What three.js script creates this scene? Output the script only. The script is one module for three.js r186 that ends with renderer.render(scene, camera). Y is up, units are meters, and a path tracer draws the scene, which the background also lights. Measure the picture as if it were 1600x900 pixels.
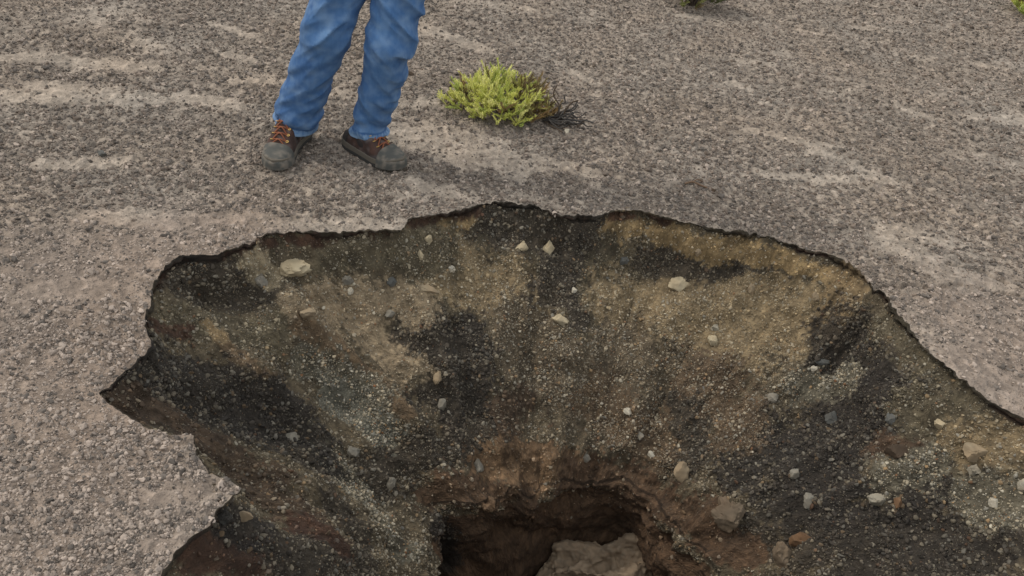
import * as THREE from 'three';
import { ImprovedNoise } from 'three/addons/math/ImprovedNoise.js';
import { MarchingCubes } from 'three/addons/objects/MarchingCubes.js';
import { mergeGeometries, mergeVertices, toCreasedNormals } from 'three/addons/utils/BufferGeometryUtils.js';

// ------------------------------------------------------------------ camera, sky, sun, exposure
const scene = new THREE.Scene();
const camera = new THREE.PerspectiveCamera(39.43, 16 / 9, 0.05, 3000);
camera.rotation.order = 'YXZ';
camera.position.set(0, 1.6, 0);
camera.rotation.set(THREE.MathUtils.degToRad(-38), 0, THREE.MathUtils.degToRad(8));

const renderer = new THREE.WebGLRenderer({ antialias: true });
renderer.toneMapping = THREE.LinearToneMapping;
renderer.toneMappingExposure = 1.08;
renderer.shadowMap.enabled = true;

const rng = (seed) => () => { seed |= 0; seed = seed + 0x6D2B79F5 | 0; let t = Math.imul(seed ^ seed >>> 15, 1 | seed); t = t + Math.imul(t ^ t >>> 7, 61 | t) ^ t; return ((t ^ t >>> 14) >>> 0) / 4294967296; };
const perlin = new ImprovedNoise();
const noise = (x, y, z) => perlin.noise(x + 37.3, y + 11.7, z + 73.1);
const fbm = (x, y, z, o = 4) => { let a = 1, f = 1, s = 0; for (let i = 0; i < o; i++) { s += a * noise(x * f, y * f, z * f + i * 9.2); a *= 0.5; f *= 2.07; } return s; };
const clamp = (x, a = 0, b = 1) => Math.min(b, Math.max(a, x));
const smooth = (a, b, x) => { const t = clamp((x - a) / (b - a)); return t * t * (3 - 2 * t); };
const mix = (a, b, t) => a + (b - a) * t;
const curve = (pts, x) => { for (let i = 1; i < pts.length; i++) if (x <= pts[i][0]) { const [x0, y0] = pts[i - 1], [x1, y1] = pts[i]; return mix(y0, y1, (x - x0) / (x1 - x0)); } return pts[pts.length - 1][1]; };

{ // overcast sky: an even cloud deck, a little brighter overhead
  const w = 256, h = 128, d = new Float32Array(w * h * 4);
  for (let j = 0; j < h; j++) for (let i = 0; i < w; i++) {
    const lat = ((j + 0.5) / h - 0.5) * Math.PI, lon = (i / w) * Math.PI * 2;
    const s = Math.sin(lat), c = Math.cos(lat);
    let v = s > 0 ? 0.62 + 0.42 * s : 0.5;
    v *= 1 + 0.13 * fbm(c * Math.cos(lon) * 2.2, s * 3.2, c * Math.sin(lon) * 2.2, 4);
    const k = (j * w + i) * 4;
    d[k] = v * 0.985; d[k + 1] = v; d[k + 2] = v * 1.025; d[k + 3] = 1;
  }
  const sky = new THREE.DataTexture(d, w, h, THREE.RGBAFormat, THREE.FloatType);
  sky.mapping = THREE.EquirectangularReflectionMapping;
  sky.magFilter = THREE.LinearFilter; sky.needsUpdate = true;
  scene.background = sky; scene.environment = sky;
}
const sun = new THREE.DirectionalLight(0xfff4e6, 1.5); // sun behind thin cloud
sun.position.set(-4.2, 4.4, -2.6);
sun.target.position.set(0, 0, -2);
sun.castShadow = true; sun.shadow.radius = 28;
sun.shadow.mapSize.set(2048, 2048);
Object.assign(sun.shadow.camera, { left: -6, right: 6, top: 6, bottom: -6, near: 0.1, far: 30 });
scene.add(sun, sun.target);

// ------------------------------------------------------------------ the sinkhole: plan outline, wall profile
const HOLE = [0.28, -1.55];                       // plan centre (x, z)
const RIM = [                                     // rim of the crust: [x, z]
  [-0.645, -0.903], [-0.638, -0.935], [-0.62, -0.994], [-0.585, -1.033], [-0.587, -1.076], [-0.564, -1.138], [-0.644, -1.167], [-0.69, -1.208],
  [-0.731, -1.271], [-0.851, -1.27], [-0.913, -1.301], [-0.982, -1.343], [-1.013, -1.372], [-0.995, -1.422], [-0.967, -1.489], [-0.956, -1.555],
  [-1.011, -1.625], [-1.035, -1.72], [-1.069, -1.82], [-1.072, -1.917], [-1.046, -1.975], [-0.943, -2.0], [-0.881, -2.087], [-0.849, -2.152],
  [-0.712, -2.198], [-0.568, -2.234], [-0.413, -2.289], [-0.383, -2.37], [-0.266, -2.43], [-0.18, -2.488], [-0.103, -2.544], [0.028, -2.556],
  [0.126, -2.523], [0.27, -2.538], [0.343, -2.611], [0.441, -2.627], [0.538, -2.598], [0.682, -2.578], [0.801, -2.564], [0.92, -2.551],
  [1.033, -2.516], [1.145, -2.482], [1.224, -2.422], [1.241, -2.313], [1.282, -2.297], [1.299, -2.202], [1.331, -2.094], [1.338, -1.987],
  [1.404, -1.885], [1.477, -1.817], [1.553, -1.766], [1.63, -1.56], [1.56, -1.2], [1.32, -0.88], [0.95, -0.66], [0.45, -0.55], [-0.05, -0.56], [-0.42, -0.68]];
const LIP = [                                     // edge of the shaft at the foot of the funnel
  [-0.173, -1.737], [-0.026, -1.734], [0.172, -1.823], [0.332, -1.923], [0.523, -1.957], [0.63, -1.87], [0.71, -1.77], [0.77, -1.70],
  [0.82, -1.6], [0.86, -1.5], [0.86, -1.25], [0.62, -1.0], [0.2, -0.93], [-0.05, -1.1], [-0.116, -1.42], [-0.16, -1.6]];
const polarTable = (pts, n = 2880) => {
  const a = pts.map(([x, z]) => { const dx = x - HOLE[0], dz = z - HOLE[1]; return [(Math.atan2(dz, dx) + Math.PI * 2) % (Math.PI * 2), Math.hypot(dx, dz)]; }).sort((p, q) => p[0] - q[0]);
  a.unshift([a[a.length - 1][0] - Math.PI * 2, a[a.length - 1][1]]); a.push([a[1][0] + Math.PI * 2, a[1][1]]);
  return Float32Array.from({ length: n }, (_, i) => curve(a, i / n * Math.PI * 2));
};
const lookup = (t, th) => { const n = t.length, x = ((th / (Math.PI * 2)) % 1 + 1) % 1 * n, i = Math.floor(x); return mix(t[i % n], t[(i + 1) % n], x - i); };
const rimTable = polarTable(RIM), lipTable = polarTable(LIP);
const softRim = rimTable.map((_, i) => { let s = 0, w = 0; for (let k = -110; k <= 110; k += 2) { const g = Math.exp(-k * k / 4200); s += g * rimTable[(i + k + 2880) % 2880]; w += g; } return s / w; });
const softLip = lipTable.map((_, i) => { let s = 0, w = 0; for (let k = -40; k <= 40; k += 2) { const g = Math.exp(-k * k / 500); s += g * lipTable[(i + k + 2880) % 2880]; w += g; } return s / w; });
const rimR = (th) => { const c = Math.cos(th), s = Math.sin(th); return lookup(rimTable, th) + 0.016 * fbm(c * 9, s * 9, 1.5, 3) + 0.007 * noise(c * 55, s * 55, 4.5) + 0.004 * noise(c * 130, s * 130, 2.5); };
const lipR = (th) => { const c = Math.cos(th), s = Math.sin(th); return lookup(softLip, th) + 0.035 * fbm(c * 5, s * 5, 7.5, 4); };

const DEEP = 0.75;                                // the shaft's edge lies this far below the ground
const steep = [[0, 0], [0.04, 0.075], [0.1, 0.16], [0.22, 0.31], [0.5, 0.55], [0.8, 0.83], [1, 1]];
const steepTable = Float32Array.from({ length: 401 }, (_, i) => { let s = 0; for (let k = -6; k <= 6; k++) s += curve(steep, clamp(i / 400 + k * 0.006)); return s / 13; });
const shape = (s) => { const x = clamp(s) * 400, i = Math.min(399, Math.floor(x)); return mix(steepTable[i], steepTable[i + 1], x - i); };

const CRACKS = [[1.253, -2.316, 1.39, -2.358], [1.39, -2.358, 1.539, -2.392], [1.539, -2.392, 1.595, -2.42], [1.595, -2.42, 1.681, -2.402], [1.681, -2.402, 1.802, -2.414], [1.593, -2.548, 1.709, -2.535], [1.709, -2.535, 1.772, -2.483],
  [-0.482, -2.702, -0.406, -2.694], [-0.406, -2.694, -0.328, -2.706], [1.579, -3.157, 1.673, -3.102], [2.023, -3.296, 2.095, -3.188], [-2.081, -3.324, -1.927, -3.365], [-0.346, -3.822, -0.218, -3.827]];
function crackDepth(x, z) {
  let best = 1; for (const [ax, az, bx, bz] of CRACKS) { const dx = bx - ax, dz = bz - az, t = clamp(((x - ax) * dx + (z - az) * dz) / (dx * dx + dz * dz)), d = Math.hypot(x - ax - dx * t, z - az - dz * t); if (d < best) best = d; }
  if (best > 0.05) return 0; best += 0.012 * noise(x * 30, 3, z * 30);
  return 0.02 * (1 - smooth(0.003, 0.014, Math.abs(best)));
}
function groundHeight(x, z) {
  const dist = Math.hypot(x, z + 2);
  let y = 0.022 * fbm(x * 0.7, 0.3, z * 0.7, 3) * smooth(0.0, 1.5, dist);
  if (dist > 5) y += smooth(5, 60, dist) * 1.2 * fbm(x * 0.02, 1.3, z * 0.02, 3);
  if (dist < 14) {
    y += 0.006 * fbm(x * 6, 2.2, z * 6, 3);
    const lump = 0.55 + 0.6 * clamp(0.5 + fbm(x * 2.2, 4.4, z * 2.2, 2));
    y += lump * (0.014 * Math.abs(noise(x * 21, 5.1, z * 21)) + 0.009 * noise(x * 48, 8.1, z * 48) + 0.006 * Math.abs(noise(x * 95, 2.7, z * 95))) - crackDepth(x, z);
  }
  return y;
}
const RELIEF = [                                  // spurs and gullies of the wall: from, to, half width, height
  [-0.773, -0.174, -2.041, -0.243, -0.558, -1.896, 0.055, 0.045], [-0.663, -0.344, -1.897, -0.344, -0.565, -1.838, 0.055, -0.03], [-0.886, -0.196, -1.815, -0.637, -0.417, -1.795, 0.045, 0.03],
  [-0.956, -0.057, -1.5, -0.703, -0.393, -1.675, 0.08, -0.045], [1.205, -0.196, -2.237, 1.072, -0.387, -1.844, 0.13, -0.045], [-0.129, -0.056, -2.5, 0.258, -0.073, -2.536, 0.075, -0.06],
  [-1.057, -0.043, -1.912, -0.865, -0.134, -2.005, 0.085, -0.075], [0.48, -0.192, -2.588, 1.024, -0.058, -2.493, 0.05, -0.025], [0.588, -0.265, -2.441, 1.076, -0.187, -2.415, 0.07, 0.03], [1.302, -0.043, -2.153, 1.524, -0.101, -1.762, 0.055, 0.015]];
// a point of the hole's surface: v 0..1 crust edge, 1..2 funnel wall, 2..3 shaft wall, 3..4 floor
function holePoint(th, v, out) {
  const c = Math.cos(th), s_ = Math.sin(th), R = rimR(th);
  const under = 0.002 + 0.032 * clamp(0.3 + 1.8 * fbm(c * 4, s_ * 4, 12.5, 3));
  const wallTop = Math.max(mix(R, lookup(softRim, th), 0.6), R) + under - 0.008;
  const rx = HOLE[0] + c * R, rz = HOLE[1] + s_ * R, g0 = groundHeight(rx, rz);
  const thick = 0.006 + 0.024 * clamp(0.4 + 1.4 * fbm(c * 7, s_ * 7, 20.5, 3));
  let r, y;
  if (v <= 1) {
    const dr = curve([[0, 0], [0.2, -0.004], [0.45, -0.003], [0.75, 0.010], [1, 1]], v);
    r = v < 0.75 ? R + dr : mix(R + 0.010, wallTop, (v - 0.75) / 0.25);
    y = g0 - thick * curve([[0, 0], [0.2, 0.16], [0.45, 0.55], [0.75, 0.95], [1, 1.25]], v);
    const k = smooth(0.05, 0.4, v) * (1 - smooth(0.85, 1, v));
    r += k * (0.009 * noise(c * 60, y * 90, s_ * 60) + 0.008 * noise(c * 24, y * 40, s_ * 24));
    out.set(HOLE[0] + c * r, y, HOLE[1] + s_ * r);
    return out;
  }
  const yTop = g0 - thick * 1.25, lip = lipR(th), yLip = -DEEP + 0.05 * fbm(c * 3, s_ * 3, 31.5, 2);
  if (v <= 2) {
    const s = v - 1;
    r = mix(wallTop, lip, s);
    y = mix(yTop, yLip, shape(s));
    let x = HOLE[0] + c * r, z = HOLE[1] + s_ * r;
    const mid = smooth(0, 0.12, s) * (1 - smooth(0.86, 1, s));
    const a = th + 0.25 * noise(x * 2, y * 2, z * 2);
    let d = 0.055 * fbm(Math.cos(a) * 4.2, s * 0.9, Math.sin(a) * 4.2, 2) * mid;                          // ribs and gullies down the wall
    d += 0.05 * fbm(x * 3, y * 3, z * 3, 3) * (0.25 + 0.75 * mid) * smooth(0, 0.06, s);
    d += (0.011 * fbm(x * 17, y * 17, z * 17, 3) + 0.0045 * Math.abs(noise(x * 62, y * 62, z * 62))) * smooth(0, 0.012, s) + 0.012 * noise(c * 30, y * 22, s_ * 30) * smooth(0, 0.015, s) * (1 - smooth(0.05, 0.14, s));
    for (const [ax, ay, az, bx, by, bz, w, h] of RELIEF) {
      const ex = bx - ax, ey = by - ay, ez = bz - az, t = clamp(((x - ax) * ex + (y - ay) * ey + (z - az) * ez) / (ex * ex + ey * ey + ez * ez)), q = Math.hypot(x - ax - ex * t, y - ay - ey * t, z - az - ez * t) / w; if (q < 2.2) d += h * Math.exp(-q * q) * smooth(0, 0.1, s);
    }
    const band = smooth(0.78, 0.9, s);                                                                      // the cemented ash bed: lumpier
    d += band * 0.028 * fbm(x * 8, y * 14, z * 8, 3);
    out.set(x - c * d * 0.62, y + d * 0.78, z - s_ * d * 0.62);
    return out;
  }
  if (v <= 3) {
    const q = v - 2, far = 0.5 - 0.5 * Math.sin(th);                                                        // undercut most under the far side
    const dr = curve([[0, 0], [0.05, -0.016], [0.12, -0.012], [0.2, 0.012], [0.4, 0.025], [0.7, 0.0], [1, -0.08]], q);
    r = mix(lip, lookup(softLip, th), smooth(0.1, 0.3, q)) + dr * (0.45 + 0.75 * far);
    y = mix(yLip, -1.75, curve([[0, 0], [0.06, 0.02], [0.14, 0.06], [0.26, 0.14], [0.5, 0.36], [1, 1]], q));
    const x = HOLE[0] + c * r, z = HOLE[1] + s_ * r, k = smooth(0, 0.1, q);
    const d = mix(0.05 * fbm(x * 3, y * 3, z * 3, 3) * 0.25 + 0.011 * fbm(x * 17, y * 17, z * 17, 3) + 0.0045 * Math.abs(noise(x * 62, y * 62, z * 62)) + 0.028 * fbm(x * 8, y * 14, z * 8, 3),
      0.07 * fbm(x * 3.6, y * 4.6, z * 3.6, 5) + 0.012 * fbm(x * 13 + y * 5, y * 19, z * 13, 4), k);
    out.set(x - c * d * mix(0.62, 1, k), y + d * mix(0.78, 0.1, k), z - s_ * d * mix(0.62, 1, k));
    return out;
  }
  const q = v - 3;
  r = (lookup(softLip, th) - 0.08 * (0.45 + 0.75 * (0.5 - 0.5 * Math.sin(th)))) * (1 - q) + 0.001;
  const x = HOLE[0] + c * r, z = HOLE[1] + s_ * r;
  out.set(x, -1.75 + 0.12 * fbm(x * 4, 2, z * 4, 3) * smooth(0, 0.2, q), z);
  return out;
}
// where each kind of ground matter lies, plus some painted cove and shaft shade: [x, y, z to x, y, z, radius, kind]
const HOLE_PATCHES = [
  [-0.237, -0.186, -2.308, 0.24, -0.246, -2.418, 0.214, 'olive'],
  [-0.241, -0.177, -2.335, 0.077, -0.267, -2.329, 0.142, 'tan'],
  [0.402, -0.327, -2.397, 1.025, -0.187, -2.404, 0.175, 'tan'],
  [0.658, -0.404, -2.28, 1.079, -0.244, -2.334, 0.125, 'tan'],
  [0.07, -0.358, -2.25, 0.441, -0.557, -2.118, 0.144, 'gravel'],
  [0.421, -0.438, -2.268, 0.8, -0.446, -2.146, 0.147, 'gravel'],
  [-0.129, -0.058, -2.504, 0.258, -0.072, -2.548, 0.082, 'dark'],  // shade of the cove under the far rim, painted into the colour
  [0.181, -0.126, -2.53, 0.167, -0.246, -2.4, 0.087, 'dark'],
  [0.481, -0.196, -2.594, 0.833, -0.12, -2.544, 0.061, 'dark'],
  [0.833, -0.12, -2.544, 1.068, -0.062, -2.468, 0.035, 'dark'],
  [0.365, -0.055, -2.603, 0.555, -0.074, -2.6, 0.055, 'ochre'],
  [0.579, -0.076, -2.59, 0.938, -0.065, -2.535, 0.05, 'ochre'],
  [0.934, -0.054, -2.535, 1.213, -0.038, -2.412, 0.045, 'ochre'],
  [1.211, -0.043, -2.399, 1.159, -0.148, -2.312, 0.085, 'ochretan'],
  [-0.282, -0.049, -2.429, -0.203, -0.047, -2.475, 0.028, 'ochre'],
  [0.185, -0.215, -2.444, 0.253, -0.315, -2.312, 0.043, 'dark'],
  [-0.195, -0.373, -2.106, -0.07, -0.588, -1.986, 0.163, 'black'],
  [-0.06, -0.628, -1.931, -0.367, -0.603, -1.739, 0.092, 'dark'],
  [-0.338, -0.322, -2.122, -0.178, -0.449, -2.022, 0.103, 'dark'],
  [0.062, -0.545, -2.034, 0.08, -0.635, -1.933, 0.082, 'brown'],
  [1.211, -0.205, -2.248, 1.222, -0.277, -2.003, 0.146, 'black'],
  [1.239, -0.177, -1.97, 1.09, -0.442, -1.838, 0.187, 'black'],
  [1.067, -0.464, -1.797, 0.942, -0.481, -1.927, 0.189, 'black'],
  [0.713, -0.491, -2.107, 0.705, -0.59, -2.007, 0.109, 'dark'],
  [1.117, -0.48, -1.616, 1.486, -0.264, -1.463, 0.135, 'black'],
  [0.933, -0.654, -1.681, 1.032, -0.553, -1.581, 0.093, 'dark'],
  [1.334, -0.303, -1.693, 1.438, -0.208, -1.71, 0.078, 'black'],
  [1.247, -0.253, -1.816, 1.323, -0.207, -1.79, 0.059, 'rust'],
  [1.297, -0.01, -2.18, 1.471, -0.016, -1.831, 0.084, 'olive'],
  [1.321, -0.131, -1.885, 1.436, -0.158, -1.77, 0.078, 'olive'],
  [1.429, -0.138, -1.777, 1.577, -0.035, -1.69, 0.068, 'tan'],
  [1.245, -0.295, -1.747, 1.344, -0.228, -1.761, 0.059, 'gravelpale'],
  [1.482, -0.219, -1.607, 1.553, -0.126, -1.527, 0.081, 'gravelpale'],
  [1.073, -0.334, -2.154, 1.223, -0.252, -2.134, 0.059, 'gravelpale'],
  [0.861, -0.458, -2.042, 0.793, -0.398, -2.197, 0.109, 'rustgravel'],
  [0.39, -0.539, -2.157, 0.602, -0.648, -2.038, 0.098, 'rustgravel'],
  [-1.071, -0.022, -1.93, -0.87, -0.152, -2.044, 0.115, 'dark'],  // left cove: shade beneath the overhanging crust, painted dark
  [-1.028, -0.096, -1.777, -0.769, -0.223, -1.917, 0.078, 'olive'],
  [-1.036, -0.048, -1.704, -0.977, -0.143, -1.781, 0.034, 'redbrown'],
  [-0.869, -0.016, -2.091, -0.674, -0.036, -2.213, 0.036, 'redbrown'],
  [-0.631, -0.032, -2.219, -0.445, -0.045, -2.307, 0.029, 'redbrown'],
  [-0.382, -0.018, -2.365, -0.168, -0.02, -2.5, 0.021, 'redbrown'],
  [0.335, -0.025, -2.617, 0.545, -0.025, -2.625, 0.02, 'redbrown'],
  [-0.854, -0.07, -2.082, -0.813, -0.113, -2.077, 0.049, 'pale'],
  [-0.585, -0.088, -2.208, -0.294, -0.108, -2.346, 0.092, 'olive'],
  [-0.652, -0.221, -2.109, -0.309, -0.227, -2.193, 0.078, 'dust'],
  [-0.708, -0.175, -2.005, -0.574, -0.295, -1.975, 0.049, 'dust'],
  [-0.681, -0.232, -1.979, -0.291, -0.467, -1.893, 0.04, 'dustbrown'],
  [-0.52, -0.291, -2.117, -0.316, -0.411, -2.021, 0.069, 'dust'],
  [-0.867, -0.186, -1.793, -0.677, -0.354, -1.799, 0.034, 'dustbrown'],
  [-0.917, -0.149, -1.831, -0.88, -0.172, -1.805, 0.03, 'ochretan'],
  [-0.674, -0.336, -1.934, -0.405, -0.441, -1.908, 0.058, 'gravelpale'],
  [-0.561, -0.471, -1.906, -0.371, -0.543, -1.858, 0.068, 'grey'],
  [-0.552, -0.506, -1.707, -0.21, -0.697, -1.501, 0.053, 'gravelpale'],
  [-0.69, -0.361, -1.774, -0.506, -0.54, -1.689, 0.044, 'gravelpale'],
  [-0.954, -0.084, -1.567, -0.756, -0.386, -1.714, 0.156, 'black'],
  [-0.757, -0.378, -1.72, -0.575, -0.473, -1.647, 0.119, 'black'],
  [-0.585, -0.464, -1.612, -0.353, -0.556, -1.407, 0.05, 'dark'],
  [-0.964, -0.05, -1.406, -0.816, -0.249, -1.487, 0.047, 'brown'],
  [-0.78, -0.246, -1.443, -0.446, -0.361, -1.343, 0.107, 'brown'],
  [-0.634, -0.042, -0.979, -0.507, -0.201, -1.122, 0.06, 'redbrown'],
  [-0.585, -0.072, -1.111, -0.521, -0.191, -1.169, 0.044, 'black'],
  [-0.457, -0.268, -1.156, -0.327, -0.521, -1.301, 0.076, 'dark'],
  [-0.484, -0.33, -1.293, -0.366, -0.419, -1.312, 0.05, 'redbrown'],
  [-0.145, -0.693, -1.753, 0.149, -0.761, -1.842, 0.07, 'tuff'],
  [0.016, -0.661, -1.898, 0.328, -0.723, -1.93, 0.081, 'tuffpale'],
  [0.332, -0.747, -1.921, 0.596, -0.761, -1.904, 0.083, 'tuff'],
  [0.586, -0.829, -1.91, 0.772, -0.674, -1.759, 0.083, 'tuff'],
  [0.758, -0.713, -1.745, 0.935, -0.677, -1.647, 0.057, 'tuff'],
  [-0.107, -0.909, -1.74, 0.564, -0.95, -1.967, 0.076, 'tuff'],
  [-0.128, -0.796, -1.684, -0.097, -1.163, -1.774, 0.049, 'black'],  // undercut shade coloured onto the left wall of the shaft
];
const GROUND_PATCHES = [
  [-2.285, 0, -3.175, -1.828, 0, -3.217, 0.03, 'pale'],
  [-1.867, 0, -3.239, -1.697, 0, -3.242, 0.026, 'pale'],
  [-2.129, 0, -2.818, -2.004, 0, -2.872, 0.04, 'pale'],
  [-2.027, 0, -2.914, -1.67, 0, -2.939, 0.036, 'pale'],
  [-1.617, 0, -2.987, -1.542, 0, -2.949, 0.021, 'pale'],
  [-1.478, 0, -3.02, -1.244, 0, -3.009, 0.026, 'pale'],
  [-1.491, 0, -3.487, -1.347, 0, -3.462, 0.016, 'pale'],
  [-1.326, 0, -3.237, -1.14, 0, -3.28, 0.015, 'pale'],
  [-1.642, 0, -2.431, -1.474, 0, -2.469, 0.021, 'pale'],
  [-1.39, 0, -2.111, -0.853, 0, -2.229, 0.023, 'pale'],
  [-1.303, 0, -2.153, -1.176, 0, -2.158, 0.028, 'pale'],
  [-0.827, 0, -2.216, -0.429, 0, -2.309, 0.023, 'pale'],
  [-1.36, 0, -1.713, -1.22, 0, -1.769, 0.028, 'pale'],
  [-0.547, 0, -2.964, -0.179, 0, -2.905, 0.07, 'pale'],
  [-0.331, 0, -2.861, 0.01, 0, -2.826, 0.044, 'pale'],
  [-0.438, 0, -2.602, -0.188, 0, -2.553, 0.019, 'pale'],
  [0.031, 0, -2.901, 0.268, 0, -2.847, 0.021, 'pale'],
  [-0.7, 0, -4.179, -0.298, 0, -3.966, 0.032, 'pale'],
  [0.982, 0, -3.46, 1.328, 0, -3.405, 0.019, 'pale'],
  [1.184, 0, -3.425, 1.571, 0, -3.127, 0.025, 'pale'],
  [0.963, 0, -3.057, 1.37, 0, -3.099, 0.018, 'pale'],
  [1.379, 0, -2.643, 1.608, 0, -2.453, 0.037, 'pale'],
  [1.476, 0, -2.481, 1.768, 0, -2.444, 0.019, 'pale'],
  [1.386, 0, -2.756, 1.641, 0, -2.686, 0.02, 'pale'],
  [1.405, 0, -1.942, 1.592, 0, -1.812, 0.06, 'pale'],
  [2.22, 0, -3.982, 2.553, 0, -4.064, 0.031, 'pale'],
  [1.039, 0, -4.32, 1.234, 0, -4.327, 0.015, 'pale'],
  [1.473, 0, -4.928, 1.64, 0, -4.885, 0.013, 'pale'],
  [1.835, 0, -3.972, 1.971, 0, -3.882, 0.015, 'pale'],
  [-0.744, 0, -1.081, -0.624, 0, -1.115, 0.015, 'pale'],
  [-0.689, 0, -0.959, -0.636, 0, -1, 0.016, 'pale'],
  [1.879, 0, -5.141, 2.165, 0, -5.218, 0.018, 'pale'],
  [0.732, 0, -4.966, 1.008, 0, -4.964, 0.017, 'pale'],
  [-2.238, 0, -3.75, -2.112, 0, -3.622, 0.018, 'pale'],
  [0.134, 0, -3.871, 0.265, 0, -3.758, 0.016, 'pale'],
  [0.962, 0, -3.995, 1.054, 0, -3.947, 0.018, 'pale'],
  [-1.656, 0, -3.802, -1.406, 0, -3.723, 0.017, 'pale'],
  [-1.732, 0, -2.381, -1.577, 0, -2.393, 0.016, 'pale'],
  [-1.858, 0, -3.47, -1.751, 0, -3.431, 0.023, 'pale'],
  [2.48, 0, -4.79, 2.712, 0, -4.795, 0.018, 'pale'],
  [-0.776, 0, -3.199, -0.45, 0, -3.272, 0.023, 'pale'],
  [-1.114, 0, -3.288, -0.844, 0, -3.243, 0.018, 'pale'],
  [-0.89, 0, -0.865, -1.159, 0, -1.475, 0.429, 'warm'],
  [-0.987, 0, -2.061, -1.35, 0, -1.835, 0.244, 'warm'],
  [1.639, 0, -2.175, 1.613, 0, -1.817, 0.29, 'warm'],
  [-0.223, 0, -2.637, 0.441, 0.003, -2.623, 0.173, 'slate'],
  [-0.042, 0, -3.178, 0.35, 0, -3.117, 0.169, 'slate'],
  [0.823, 0, -2.727, 1.226, 0, -2.522, 0.233, 'slate'],
];
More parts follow.
